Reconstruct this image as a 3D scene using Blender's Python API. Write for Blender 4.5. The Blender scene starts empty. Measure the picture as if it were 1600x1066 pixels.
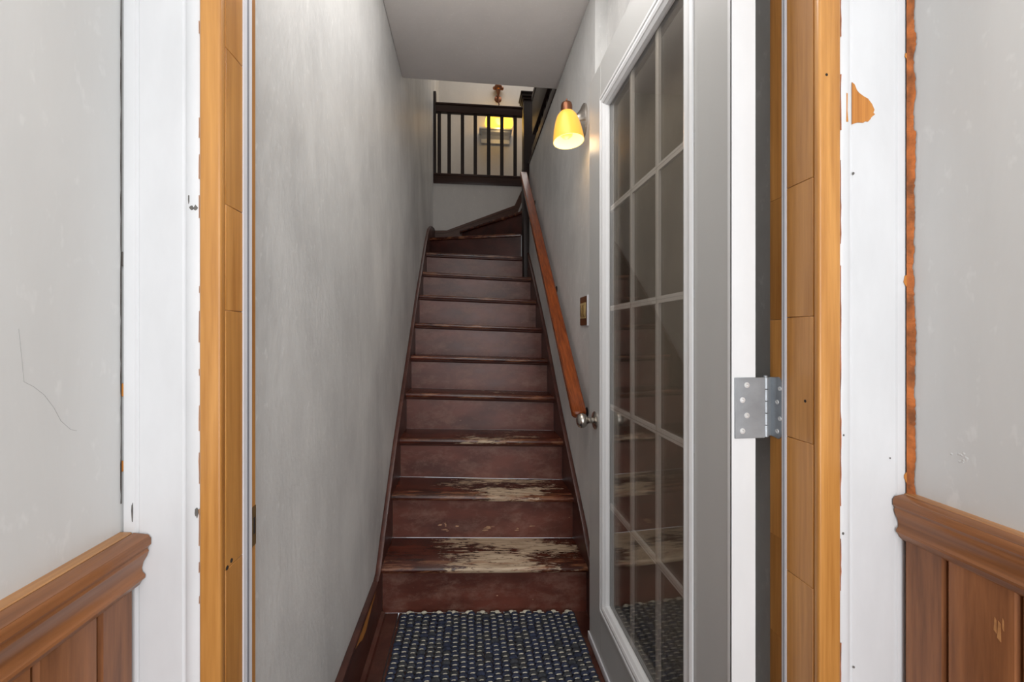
import bpy, bmesh, math, random
from math import sin, cos, pi, radians
from mathutils import Vector, Matrix

# ------------------------------------------------------------------ camera, world, lights, exposure
# world axes: x = across the stairwell, y = along the stairs (away from the viewer), z = up; floor about z = 0
random.seed(7)
SC = bpy.context.scene
COL = SC.collection
EYE = 1.12

cam_d = bpy.data.cameras.new('camera')
cam_d.sensor_width = 36.0
cam_d.lens = 660.0 / 1600.0 * 36.0
cam_d.shift_y = -10.0 / 1600.0
cam_d.clip_start = 0.02
cam = bpy.data.objects.new('camera', cam_d)
COL.objects.link(cam)
cam.location = (0, 0, EYE)
cam.rotation_euler = (radians(90), 0, -math.atan(70 / 660.0))
SC.camera = cam

SC.view_settings.view_transform = 'Standard'
SC.view_settings.look = 'None'
SC.view_settings.gamma = 1.0
SC.view_settings.use_curve_mapping = False
SC.view_settings.exposure = 0.0

world = bpy.data.worlds.new('world')
SC.world = world
world.use_nodes = True
wb = world.node_tree.nodes['Background']
wb.inputs['Color'].default_value = (0.86, 0.93, 1.0, 1)
wb.inputs['Strength'].default_value = 1.0


def area_light(name, loc, target, sx, sy, watts, color):
    d = bpy.data.lights.new(name, 'AREA')
    d.shape = 'RECTANGLE'
    d.size, d.size_y = sx, sy
    d.energy = watts
    d.color = color
    o = bpy.data.objects.new(name, d)
    COL.objects.link(o)
    o.location = loc
    o.rotation_euler = (Vector(target) - Vector(loc)).to_track_quat('-Z', 'Y').to_euler()
    return o


def point_light(name, loc, watts, color, r=0.03):
    d = bpy.data.lights.new(name, 'POINT')
    d.energy = watts
    d.color = color
    d.shadow_soft_size = r
    o = bpy.data.objects.new(name, d)
    COL.objects.link(o)
    o.location = loc
    return o


area_light('entry_daylight', (0.12, -1.35, 1.35), (0.12, 1.0, 1.25), 1.05, 2.1, 15.0, (1.0, 0.985, 0.97))
area_light('entry_side_fill', (0.67, -0.75, 1.15), (-0.35, 1.1, 1.15), 0.85, 2.0, 24.0, (0.98, 0.99, 1.0))  # added fill from the entry side, brightens the left stair wall
area_light('entry_ceiling_light', (0.12, -0.35, 2.46), (0.12, -0.3, 0), 0.6, 0.9, 3.0, (1.0, 0.97, 0.93))
point_light('stair_fill_point', (0.08, 0.92, 2.20), 7.5, (1.0, 0.975, 0.955), 0.12)  # unseen fill light, added to brighten the stairwell and its ceiling
area_light('stair_fill_area', (0.10, 1.22, 2.50), (0.08, 1.30, 0), 0.55, 0.85, 3.5, (1.0, 0.975, 0.955))  # second added fill, pointing down to even out the stairwell walls
area_light('upper_hall_daylight', (0.7, 4.3, 5.0), (0.2, 3.9, 1.5), 1.6, 1.4, 18.0, (1.0, 0.965, 0.92))
point_light('sconce_bulb_light', (0.405, 1.70, 1.90), 0.27, (1.0, 0.80, 0.52))
point_light('upper_lamp_light', (0.385, 5.12, 3.64), 1.2, (1.0, 0.68, 0.30), 0.06)

# ------------------------------------------------------------------ materials


def lin(c):
    return tuple(((v / 255.0) / 12.92 if v / 255.0 <= 0.04045 else ((v / 255.0 + 0.055) / 1.055) ** 2.4) for v in c) + (1.0,)


class NT:
    """small node-tree writer"""
    def __init__(self, name):
        self.m = bpy.data.materials.new(name)
        self.m.use_nodes = True
        self.t = self.m.node_tree
        self.b = self.t.nodes['Principled BSDF']
        self._vec = {}

    def n(self, kind, **kw):
        nd = self.t.nodes.new(kind)
        for k, v in kw.items():
            setattr(nd, k, v)
        return nd

    def l(self, a, b):
        self.t.links.new(a, b)

    def coords(self, scale, rand=True, rot=(0, 0, 0)):
        tc = self.n('ShaderNodeTexCoord')
        src = tc.outputs['Object']
        if rand:
            oi = self.n('ShaderNodeObjectInfo')
            mu = self.n('ShaderNodeVectorMath', operation='MULTIPLY_ADD')
            cb = self.n('ShaderNodeCombineXYZ')
            for i in range(3):
                self.l(oi.outputs['Random'], cb.inputs[i])
            self.l(cb.outputs[0], mu.inputs[0])
            mu.inputs[1].default_value = (13.1, 7.7, 21.3)
            self.l(src, mu.inputs[2])
            src = mu.outputs[0]
        mp = self.n('ShaderNodeMapping')
        mp.inputs['Scale'].default_value = scale
        mp.inputs['Rotation'].default_value = rot
        self.l(src, mp.inputs['Vector'])
        return mp.outputs['Vector']

    def noise(self, vec, scale=1.0, detail=4.0, rough=0.55, dist=0.0):
        nd = self.n('ShaderNodeTexNoise')
        nd.inputs['Scale'].default_value = scale
        nd.inputs['Detail'].default_value = detail
        nd.inputs['Roughness'].default_value = rough
        nd.inputs['Distortion'].default_value = dist
        self.l(vec, nd.inputs['Vector'])
        return nd.outputs['Fac']

    def ramp(self, fac, stops, interp='LINEAR'):
        nd = self.n('ShaderNodeValToRGB')
        cr = nd.color_ramp
        cr.interpolation = interp
        while len(cr.elements) < len(stops):
            cr.elements.new(0.5)
        for e, (p, c) in zip(cr.elements, stops):
            e.position = p
            e.color = c if len(c) == 4 else tuple(c) + (1.0,)
        self.l(fac, nd.inputs['Fac'])
        return nd.outputs['Color']

    def mix(self, fac, a, b, mode='MIX'):
        nd = self.n('ShaderNodeMix', data_type='RGBA', blend_type=mode)
        for sock, v in ((nd.inputs[0], fac), (nd.inputs[6], a), (nd.inputs[7], b)):
            if isinstance(v, (int, float)):
                sock.default_value = v
            elif isinstance(v, tuple):
                sock.default_value = v
            else:
                self.l(v, sock)
        return nd.outputs[2]

    def math(self, op, a, b=0.0, clamp=False):
        nd = self.n('ShaderNodeMath', operation=op, use_clamp=clamp)
        for sock, v in ((nd.inputs[0], a), (nd.inputs[1], b)):
            if isinstance(v, (int, float)):
                sock.default_value = v
            else:
                self.l(v, sock)
        return nd.outputs[0]

    def bump(self, height, strength=0.2, dist=0.002):
        nd = self.n('ShaderNodeBump')
        nd.inputs['Strength'].default_value = strength
        nd.inputs['Distance'].default_value = dist
        self.l(height, nd.inputs['Height'])
        self.l(nd.outputs['Normal'], self.b.inputs['Normal'])

    def color(self, c):
        if isinstance(c, tuple):
            self.b.inputs['Base Color'].default_value = c
        else:
            self.l(c, self.b.inputs['Base Color'])

    def set(self, **kw):
        for k, v in kw.items():
            s = self.b.inputs[k.replace('_', ' ')]
            if isinstance(v, (int, float, tuple)):
                s.default_value = v
            else:
                self.l(v, s)


W1 = (1, 1, 1, 1)
B1 = (0, 0, 0, 1)


def plaster(name, a, b, rough=0.5, bump=0.25, fine=(90, 90, 60), patch=(2.2, 2.2, 0.7), smear=(16, 16, 2.2)):
    t = NT(name)
    p = t.noise(t.coords(patch, False), 1.6, 5, 0.6)
    s = t.noise(t.coords(smear, False), 1.0, 7, 0.68, 1.3)
    f = t.noise(t.coords(fine, False), 1.0, 3, 0.6)
    fac = t.math('ADD', t.math('MULTIPLY', p, 0.72), t.math('MULTIPLY', s, 0.28))
    c = t.ramp(fac, [(0.34, lin(b)), (0.62, lin(a))])
    speck = t.ramp(f, [(0.60, B1), (0.72, W1)])
    c = t.mix(t.math('MULTIPLY', speck, 0.34), c, lin(tuple(min(255, v + 22) for v in a)))
    t.color(c)
    t.set(Roughness=rough)
    h = t.math('ADD', t.math('MULTIPLY', f, 0.6), t.math('MULTIPLY', s, 0.8))
    t.bump(h, bump, 0.004)
    return t.m


def flat(name, c, rough=0.5, metallic=0.0, var=0.06, scale=(9, 9, 3), bump=0.0):
    t = NT(name)
    f = t.noise(t.coords(scale), 1.0, 5, 0.6)
    d = lin(tuple(max(0, v * (1 - var)) for v in c))
    t.color(t.ramp(f, [(0.35, d), (0.65, lin(c))]))
    t.set(Roughness=rough, Metallic=metallic)
    if bump:
        t.bump(f, bump, 0.002)
    return t.m


def wood(name, light, dark, axis='z', rough=0.35, k=34.0, tone=0.14, bump=0.08, grain=2.0, fine=0.35):
    """streaky wood: grain runs along the given axis, tone differs a little from piece to piece"""
    t = NT(name)
    sc = {'x': (grain, k, k), 'y': (k, grain, k), 'z': (k, k, grain)}[axis]
    g = t.noise(t.coords(sc), 1.0, 6, 0.62, 0.6)
    sf = {'x': (grain * 3, k * 6, k * 6), 'y': (k * 6, grain * 3, k * 6), 'z': (k * 6, k * 6, grain * 3)}[axis]
    h = t.noise(t.coords(sf), 1.0, 3, 0.6)
    fac = t.math('ADD', t.math('MULTIPLY', g, 1 - fine), t.math('MULTIPLY', h, fine))
    c = t.ramp(fac, [(0.32, lin(dark)), (0.66, lin(light))])
    oi = t.n('ShaderNodeObjectInfo')
    hv = t.n('ShaderNodeHueSaturation')
    t.l(t.math('ADD', t.math('MULTIPLY', oi.outputs['Random'], tone), 1.0 - tone / 2), hv.inputs['Value'])
    t.l(c, hv.inputs['Color'])
    t.color(hv.outputs['Color'])
    t.set(Roughness=rough)
    t.bump(fac, bump, 0.002)
    return t.m


def brown_paint(name, base=(108, 59, 47), alt=(78, 40, 31), scuff=(136, 104, 90), amount=0.5, rough=0.34, chips=0.75):
    """dark red-brown gloss paint with dusty scuffs and small chips"""
    t = NT(name)
    n1 = t.noise(t.coords((4, 9, 9)), 1.0, 5, 0.6)
    n2 = t.noise(t.coords((9, 9, 16)), 1.0, 7, 0.74, 0.15)
    n3 = t.noise(t.coords((38, 30, 70)), 1.0, 3, 0.55)
    c = t.ramp(n1, [(0.35, lin(alt)), (0.65, lin(base))])
    c = t.mix(t.math('MULTIPLY', t.ramp(n2, [(0.47, B1), (0.66, W1)]), amount), c, lin(scuff))
    c = t.mix(t.ramp(n3, [(chips, B1), (chips + 0.03, W1)]), c, lin((196, 158, 128)))
    t.color(c)
    r = t.math('ADD', t.math('MULTIPLY', n2, 0.30), rough - 0.1)
    t.set(Roughness=r)
    t.bump(t.math('ADD', n2, t.math('MULTIPLY', n1, 0.5)), 0.10, 0.002)
    return t.m


def worn_tread(name, wear, edge):
    """brown painted tread: paint walked off in the middle down to pale wood, orange along the nosing"""
    t = NT(name)
    tc = t.n('ShaderNodeTexCoord')
    sp = t.n('ShaderNodeSeparateXYZ')
    t.l(tc.outputs['Object'], sp.inputs[0])
    x, y = sp.outputs[0], sp.outputs[1]
    big = t.noise(t.coords((3.2, 9, 9)), 1.0, 3, 0.5, 0.3)
    mid = t.noise(t.coords((16, 70, 70)), 1.0, 6, 0.72, 0.5)
    dx = t.math('SUBTRACT', x, 0.10)
    fall = t.math('MULTIPLY', t.math('MULTIPLY', dx, dx), 2.0)
    v = t.math('ADD', t.math('MULTIPLY', big, 0.55), t.math('MULTIPLY', mid, 0.75))
    v = t.math('SUBTRACT', t.math('ADD', v, wear), fall)
    mask = t.ramp(v, [(0.62, B1), (0.67, W1)])
    grain = t.noise(t.coords((5, 120, 120)), 1.0, 3, 0.6)
    pale = t.ramp(grain, [(0.35, lin((146, 122, 98))), (0.6, lin((196, 174, 148)))])
    half = t.ramp(v, [(0.50, B1), (0.63, W1)])
    paint = t.ramp(t.noise(t.coords((6, 24, 24)), 1.0, 4, 0.6), [(0.3, lin((46, 19, 13))), (0.7, lin((92, 42, 28)))])
    c = t.mix(t.math('MULTIPLY', half, 0.6), paint, lin((58, 34, 22)))
    c = t.mix(mask, c, pale)
    # nosing
    en = t.noise(t.coords((7, 40, 40)), 1.0, 5, 0.65)
    ey = t.math('ADD', t.math('MULTIPLY', y, -9.0), t.math('MULTIPLY', en, 1.0))
    ey = t.math('ADD', ey, edge)
    em = t.ramp(ey, [(0.62, B1), (0.72, W1)])
    em = t.math('MULTIPLY', em, t.ramp(en, [(0.50, B1), (0.62, W1)]))
    c = t.mix(t.math('MULTIPLY', em, 0.6), c, lin((150, 100, 70)))
    t.color(c)
    rg = t.math('ADD', t.math('MULTIPLY', mask, 0.28), 0.27)
    t.set(Roughness=rg)
    t.bump(t.math('ADD', t.math('MULTIPLY', mask, -0.7), t.math('MULTIPLY', mid, 0.3)), 0.25, 0.002)
    return t.m


def emissive(name, c, strength, edge=None):
    t = NT(name)
    t.color(lin(c))
    t.set(Roughness=0.3)
    t.b.inputs['Emission Color'].default_value = lin(c)
    t.b.inputs['Emission Strength'].default_value = strength
    return t.m


def clear_glass(name, tint=(0.91, 0.89, 0.86, 1), ior=1.5):
    t = NT(name)
    t.t.nodes.remove(t.b)
    out = [n for n in t.t.nodes if n.type == 'OUTPUT_MATERIAL'][0]
    tr = t.n('ShaderNodeBsdfTransparent')
    tr.inputs['Color'].default_value = tint
    gl = t.n('ShaderNodeBsdfGlossy')
    gl.inputs['Roughness'].default_value = 0.0
    lw = t.n('ShaderNodeLayerWeight')
    lw.inputs['Blend'].default_value = 0.5
    fac = t.math('ADD', t.math('MULTIPLY', t.math('POWER', lw.outputs['Facing'], 4.0), 0.95), 0.035)
    mx = t.n('ShaderNodeMixShader')
    t.l(fac, mx.inputs[0])
    t.l(tr.outputs[0], mx.inputs[1])
    t.l(gl.outputs[0], mx.inputs[2])
    t.l(mx.outputs[0], out.inputs['Surface'])
    return t.m


M = {}
M['stair_plaster'] = plaster('stair_plaster', (221, 221, 219), (186, 186, 185), 0.46, 0.5, fine=(60, 60, 34), patch=(1.7, 1.7, 1.1), smear=(5, 5, 2.0))
M['entry_plaster'] = plaster('entry_plaster', (213, 214, 213), (204, 205, 204), 0.42, 0.10, fine=(40, 40, 22))
M['ceiling_plaster'] = plaster('ceiling_plaster', (238, 233, 230), (230, 226, 223), 0.6, 0.12, patch=(2, 2, 2), smear=(9, 9, 9))
M['upper_plaster'] = plaster('upper_plaster', (206, 202, 197), (196, 192, 188), 0.6, 0.06, smear=(8, 8, 3))
M['white_paint'] = flat('white_paint', (218, 219, 221), 0.34, var=0.045, bump=0.05)
M['door_white'] = flat('door_white', (228, 229, 230), 0.3, var=0.03)
M['door_grey'] = flat('door_grey', (188, 188, 186), 0.38, var=0.02, scale=(3, 3, 1))
M['oak_jamb'] = wood('oak_jamb', (208, 150, 82), (160, 104, 46), 'z', 0.28, 26, 0.30, 0.05, 1.6)
M['bare_wood'] = wood('bare_wood', (206, 140, 66), (160, 96, 36), 'z', 0.5, 60, 0.1)
M['raw_orange'] = flat('raw_orange', (186, 104, 46), 0.8, var=0.35, scale=(60, 60, 30), bump=0.4)
M['wainscot'] = wood('wainscot', (162, 106, 66), (100, 60, 35), 'z', 0.30, 22, 0.14, 0.08, 2.4)
M['rail_wood'] = wood('rail_wood', (156, 102, 62), (96, 58, 33), 'y', 0.28, 26, 0.10, 0.08, 2.0)
M['rail_top'] = wood('rail_top', (196, 144, 92), (148, 98, 58), 'y', 0.34, 30, 0.10, 0.08, 2.0)
M['riser_paint'] = brown_paint('riser_paint')
M['riser_dark'] = brown_paint('riser_dark', (78, 34, 26), (52, 22, 18), (96, 60, 50), 0.25, 0.34, 0.8)
M['stringer_paint'] = brown_paint('stringer_paint', (80, 42, 34), (56, 28, 22), (112, 74, 60), 0.3, 0.32, 0.77)
M['floor_paint'] = brown_paint('floor_paint', (84, 44, 34), (58, 28, 22), (120, 86, 70), 0.35, 0.32, 0.70)
M['dark_wood'] = wood('dark_wood', (42, 22, 17), (22, 11, 8), 'z', 0.5, 30, 0.12, 0.06)
M['dark_rail'] = wood('dark_rail', (64, 34, 24), (32, 16, 11), 'x', 0.33, 30, 0.12, 0.06)
M['skirt_wood'] = wood('skirt_wood', (96, 60, 44), (66, 40, 30), 'x', 0.4, 26, 0.12, 0.06)
M['hand_rail'] = wood('hand_rail', (162, 78, 24), (80, 32, 8), 'y', 0.26, 70, 0.05, 0.10, 5.0, 0.5)
M['steel'] = flat('steel', (168, 173, 178), 0.42, 0.55, 0.12, (14, 14, 14))
M['screw'] = flat('screw', (228, 229, 229), 0.3, 0.4, 0.1)
M['nickel'] = flat('nickel', (190, 184, 176), 0.26, 1.0, 0.06)
M['copper'] = flat('copper', (146, 98, 74), 0.34, 1.0, 0.12)
M['black_iron'] = flat('black_iron', (30, 26, 24), 0.5, 0.3, 0.1)
M['brass'] = flat('brass', (168, 140, 92), 0.38, 0.8, 0.2)
M['switch_brown'] = flat('switch_brown', (104, 64, 34), 0.35, 0.0, 0.2)
M['switch_gold'] = flat('switch_gold', (202, 176, 122), 0.35, 0.2, 0.1)
M['strip_white'] = flat('strip_white', (226, 226, 232), 0.5, 0, 0.03)
M['strip_grey'] = flat('strip_grey', (150, 152, 160), 0.5, 0, 0.05)
M['navy_yarn'] = flat('navy_yarn', (50, 57, 80), 0.95, 0, 0.35, (60, 60, 60))
M['charcoal_yarn'] = flat('charcoal_yarn', (62, 64, 70), 0.95, 0, 0.30, (60, 60, 60))
M['cream_yarn'] = flat('cream_yarn', (214, 206, 186), 0.95, 0, 0.2, (60, 60, 60))
M['chip_tan'] = flat('chip_tan', (190, 148, 116), 0.8, 0, 0.2, (50, 50, 50))
M['hairline'] = flat('hairline', (176, 176, 174), 0.8, 0, 0.1)
M['dark_hole'] = flat('dark_hole', (44, 34, 26), 0.9, 0, 0.1)
M['grey_chip'] = flat('grey_chip', (110, 106, 102), 0.9, 0, 0.2, (50, 50, 50))
M['amber_glass'] = emissive('amber_glass', (250, 182, 70), 0.52)
M['amber_inside'] = emissive('amber_inside', (255, 226, 150), 1.2)
M['bulb_glow'] = emissive('bulb_glow', (255, 190, 90), 1.0)
M['lamp_glow'] = emissive('lamp_glow', (255, 196, 60), 2.6)
M['pane'] = clear_glass('pane')

# ------------------------------------------------------------------ mesh and object helpers
WORLD = {}


def wloc(o):
    return WORLD[o.name] if o is not None else Vector((0, 0, 0))


def thing(name, loc, label=None, cat=None, group=None, kind=None):
    o = bpy.data.objects.new(name, None)
    o.empty_display_size = 0.05
    COL.objects.link(o)
    o.location = loc
    WORLD[o.name] = Vector(loc)
    tag(o, label, cat, group, kind)
    return o


def tag(o, label=None, cat=None, group=None, kind=None):
    if label:
        o['label'] = label
    if cat:
        o['category'] = cat
    if group:
        o['group'] = group
    if kind:
        o['kind'] = kind
    return o


class MB:
    def __init__(self):
        self.v, self.f, self.mi = [], [], []

    def add(self, verts, faces, mi=0):
        k = len(self.v)
        self.v += [tuple(p) for p in verts]
        self.f += [tuple(i + k for i in f) for f in faces]
        self.mi += [mi] * len(faces)
        return self

    def box(self, x0, x1, y0, y1, z0, z1, mi=0):
        return self.hexa([(x0, y0, z0), (x1, y0, z0), (x1, y1, z0), (x0, y1, z0),
                          (x0, y0, z1), (x1, y0, z1), (x1, y1, z1), (x0, y1, z1)], mi)

    def hexa(self, p, mi=0):
        return self.add(p, [(3, 2, 1, 0), (4, 5, 6, 7), (0, 1, 5, 4), (1, 2, 6, 5), (2, 3, 7, 6), (3, 0, 4, 7)], mi)

    def prism(self, loop_a, loop_b, mi=0):
        n = len(loop_a)
        fs = [tuple(range(n))[::-1], tuple(range(n, 2 * n))]
        fs += [(i, (i + 1) % n, n + (i + 1) % n, n + i) for i in range(n)]
        return self.add(list(loop_a) + list(loop_b), fs, mi)

    def lathe(self, prof, c, axis=(0, 0, 1), n=24, mi=0):
        """prof: (radius, height) pairs along axis from c"""
        ax = Vector(axis).normalized()
        q = Vector((0, 0, 1)).rotation_difference(ax)
        c = Vector(c)
        vs, fs = [], []
        for r, h in prof:
            for i in range(n):
                a = 2 * pi * i / n
                vs.append(c + q @ Vector((max(r, 1e-5) * cos(a), max(r, 1e-5) * sin(a), h)))
        for j in range(len(prof) - 1):
            for i in range(n):
                k = (i + 1) % n
                fs.append((j * n + i, j * n + k, (j + 1) * n + k, (j + 1) * n + i))
        fs.append(tuple(range(n))[::-1])
        m = (len(prof) - 1) * n
        fs.append(tuple(m + i for i in range(n)))
        return self.add(vs, fs, mi)

    def tube(self, pts, r, n=10, mi=0):
        pts = [Vector(p) for p in pts]
        vs, fs = [], []
        up = Vector((0.13, 0.27, 1)).normalized()
        for i, p in enumerate(pts):
            d = (pts[min(i + 1, len(pts) - 1)] - pts[max(i - 1, 0)]).normalized()
            a = d.cross(up).normalized()
            b = d.cross(a).normalized()
            rr = r[i] if isinstance(r, (list, tuple)) else r
            vs += [p + (a * cos(2 * pi * k / n) + b * sin(2 * pi * k / n)) * rr for k in range(n)]
        for j in range(len(pts) - 1):
            for i in range(n):
                k = (i + 1) % n
                fs.append((j * n + i, j * n + k, (j + 1) * n + k, (j + 1) * n + i))
        fs.append(tuple(range(n))[::-1])
        m = (len(pts) - 1) * n
        fs.append(tuple(m + i for i in range(n)))
        return self.add(vs, fs, mi)

    def build(self, name, mats, parent=None, bevel=0.0, smooth=False, seg=2, origin=None):
        vs = [Vector(p) for p in self.v]
        lo = Vector([min(p[i] for p in vs) for i in range(3)])
        hi = Vector([max(p[i] for p in vs) for i in range(3)])
        c = Vector(origin) if origin else (lo + hi) / 2
        me = bpy.data.meshes.new(name)
        me.from_pydata([tuple(p - c) for p in vs], [], self.f)
        if not isinstance(mats, (list, tuple)):
            mats = [mats]
        for m in mats:
            me.materials.append(M[m])
        for p, i in zip(me.polygons, self.mi):
            p.material_index = i
        bm = bmesh.new()
        bm.from_mesh(me)
        bmesh.ops.recalc_face_normals(bm, faces=bm.faces)
        if bevel:
            es = [e for e in bm.edges if len(e.link_faces) == 2 and e.calc_face_angle(0) > 0.5]
            bmesh.ops.bevel(bm, geom=es, offset=bevel, segments=seg, affect='EDGES', clamp_overlap=True, profile=0.5)
        bm.to_mesh(me)
        bm.free()
        if smooth or bevel:
            for p in me.polygons:
                p.use_smooth = True
            me.set_sharp_from_angle(angle=radians(38))
        o = bpy.data.objects.new(name, me)
        COL.objects.link(o)
        if parent is not None:
            o.parent = parent
        o.location = c - wloc(parent)
        WORLD[o.name] = c
        return o


def struct(name, mb, mat, parent=None, **kw):
    o = mb.build(name, mat, parent, **kw)
    if parent is None:
        o['kind'] = 'structure'
    return o


def box(*a):
    return MB().box(*a)


def floor_z(u):
    return -0.001 - 0.06 * u


# ------------------------------------------------------------------ the room shell
LW, RW = -0.35, 0.51            # stairwell walls
EL, ER = -0.4484, 0.70           # entry walls
FV = 0.60                       # front plane of the door casings
CEIL = 2.52

# floor of the stairwell: painted boards that sag a little to one side; entry floor in front
fl = thing('floor', (0, 0.9, 0), 'dark brown painted board floor at the foot of the stairs', None, None, 'structure')
edges = [-0.45, -0.27, -0.13, 0.01, 0.15, 0.29, 0.43, 0.56, 0.80]
for a, b in zip(edges[:-1], edges[1:]):
    g = 0.0012
    m = MB().hexa([(a + g, -1.4, floor_z(a) - 0.03), (b - g, -1.4, floor_z(b) - 0.03), (b - g, 1.715, floor_z(b) - 0.03), (a + g, 1.715, floor_z(a) - 0.03),
                   (a + g, -1.4, floor_z(a)), (b - g, -1.4, floor_z(b)), (b - g, 1.715, floor_z(b)), (a + g, 1.715, floor_z(a))])
    m.build('floorboard', 'floor_paint', fl, bevel=0.001, seg=1)

struct('wall_left', box(LW - 0.10, LW, 0.692, 5.45, -0.06, 5.15), 'stair_plaster')
struct('wall_right', MB().box(RW, RW + 0.11, 1.65, 3.46, -0.08, 2.526), 'stair_plaster')
struct('wall_recess', box(0.562, 0.672, 0.71, 1.65, -0.08, CEIL), 'stair_plaster')
# wall in the corner trim beyond the first flight, behind the turn
struct('wall_turn', box(RW + 0.11, 2.0, 3.36, 3.46, -0.08, 2.64), 'stair_plaster')
struct('wall_back', box(LW, 2.0, 4.45, 4.55, -0.08, 2.70), 'upper_plaster')
struct('wall_upper_back', box(LW, 2.1, 5.30, 5.40, 2.70, 5.15), 'upper_plaster')
struct('wall_upper_right', box(2.0, 2.1, 2.3, 5.40, 2.60, 5.15), 'upper_plaster')
struct('wall_upper_front', box(LW, 2.1, 2.20, 2.30, 2.80, 5.15), 'upper_plaster')
struct('ceiling_upper', box(LW - 0.1, 2.2, 2.2, 5.5, 5.15, 5.25), 'ceiling_plaster')
# lower ceiling; its far edge crosses the stairwell slightly askew
struct('ceiling', MB().hexa([(LW, 0.69, CEIL), (0.68, 0.69, CEIL + 0.01), (0.68, 2.40, CEIL + 0.016), (LW, 2.343, CEIL - 0.008),
                             (LW, 0.69, 2.75), (0.68, 0.69, 2.75), (0.68, 2.40, 2.75), (LW, 2.343, 2.75)]), 'ceiling_plaster', bevel=0.006)
struct('floor_upper', MB().box(LW, 2.0, 4.55, 5.30, 2.70, 2.785).box(0.62, 2.0, 2.41, 3.46, 2.65, 2.70), 'dark_wood')

# entry: side walls, wall around the door opening, ceiling
struct('wall_entry_left', box(EL - 0.10, EL, -1.4, 0.612, -0.06, 2.62), 'entry_plaster')
struct('wall_entry_right', box(ER, ER + 0.10, -1.4, 0.612, -0.08, 2.62), 'entry_plaster')
struct('ceiling_entry', box(EL, ER, -1.4, 0.612, 2.52, 2.62), 'entry_plaster')
hc = MB().tube([(EL + 0.0001, v, z) for v, z in ((0.4745, 1.126), (0.478, 1.09), (0.4795, 1.072), (0.489, 1.066), (0.500, 1.056), (0.511, 1.040), (0.519, 1.024), (0.5305, 1.012), (0.538, 1.009))], 0.00018, 5).build('hairline_crack', 'hairline', bpy.data.objects['wall_entry_left'])
random.seed(9)
lm = MB()
for k in range(14):
    lm.lathe([(random.uniform(0.001, 0.0028), 0), (0.0012, 0.0004), (0.0004, 0.0006)], (ER, 0.533 + random.uniform(-0.009, 0.012), 0.945 + random.uniform(-0.008, 0.008)), (-1, 0, 0), 8)
lm.build('plaster_lumps', 'entry_plaster', bpy.data.objects['wall_entry_right'], smooth=True)
JL, JR = -0.3254, 0.5406
struct('wall_front', MB().box(EL - 0.1, JL - 0.024, 0.615, 0.69, -0.06, 2.7).box(JR + 0.024, ER + 0.1, 0.615, 0.69, -0.08, 2.7)
       .box(JL - 0.024, JR + 0.024, 0.615, 0.69, 2.105, 2.7), 'entry_plaster')

# ------------------------------------------------------------------ door casings (white) with peeled spots


def casing(name, u_in, u_out, label):
    """flat casing board with a bead along each edge; u_in is the edge at the opening"""
    s = 1 if u_out > u_in else -1
    w = abs(u_out - u_in)
    root = thing(name, ((u_in + u_out) / 2, FV + 0.01, 0), label, None, None, 'structure')
    prof = [(0, 0.015), (0, 0.003), (0.003, 0.0006), (0.010, 0.0), (0.0165, 0.0006), (0.019, 0.0028), (0.021, 0.0028), (0.0225, 0.0016),
            (w - 0.0205, 0.0016), (w - 0.019, 0.0030), (w - 0.0175, 0.0030), (w - 0.0155, 0.0008), (w - 0.008, 0.0), (w - 0.002, 0.001), (w, 0.004), (w, 0.015)]
    a = [(u_in + s * d, FV + y, -0.02) for d, y in prof]
    b = [(u_in + s * d, FV + y, 2.16) for d, y in prof]
    MB().prism(a, b).build('casing_board', 'white_paint', root, smooth=True)
    return root


cas_l = casing('trim_1', -0.3525, -0.4475, 'white painted door casing with a dark crack, beside the pale wood jamb')
cas_r = casing('trim_2', 0.5775, 0.6935, 'white painted door casing with bare orange peeled patches')


def chip(name, pts, y, mat, parent, th=0.0006):
    """a thin flake-shaped spot lying on a face that looks to -y"""
    a = [(x, y, z) for x, z in pts]
    b = [(x, y + th, z) for x, z in pts]
    return MB().prism(a, b).build(name, mat, parent)


def blob(cx, cz, rx, rz, n=11, jag=0.3):
    return [(cx + rx * cos(2 * pi * i / n) * random.uniform(1 - jag, 1 + jag), cz + rz * sin(2 * pi * i / n) * random.uniform(1 - jag, 1 + jag)) for i in range(n)]


o = chip('peeled_patch', [(0.5985, 1.515), (0.603, 1.512), (0.607, 1.503), (0.611, 1.499), (0.619, 1.494), (0.626, 1.491), (0.633, 1.483), (0.6375, 1.474),
                          (0.6355, 1.469), (0.6385, 1.467), (0.632, 1.462), (0.6305, 1.459), (0.626, 1.4545), (0.622, 1.455), (0.618, 1.4525), (0.608, 1.4525), (0.5985, 1.449)],
         FV + 0.0008, 'bare_wood', cas_r)
o['label'] = 'bare orange wood where the white paint has peeled off'
# torn edge beside the jamb, from top to bottom
random.seed(3)


def ragged(u_edge, dirn, z0, z1, w0, w1, step, y, mat, parent, name, keep=1.0):
    z = z0
    run = []
    while z < z1:
        if random.random() < keep:
            run.append((random.uniform(w0, w1), z))
        elif len(run) > 1:
            chip(name, [(u_edge, zz) for _, zz in (run[0], run[-1])][::1] + [(u_edge + dirn * w, zz) for w, zz in reversed(run)], y, mat, parent)
            run = []
        else:
            run = []
        z += random.uniform(step * 0.5, step * 1.5)
    if len(run) > 1:
        chip(name, [(u_edge, run[0][1]), (u_edge, run[-1][1])] + [(u_edge + dirn * w, zz) for w, zz in reversed(run)], y, mat, parent)


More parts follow.
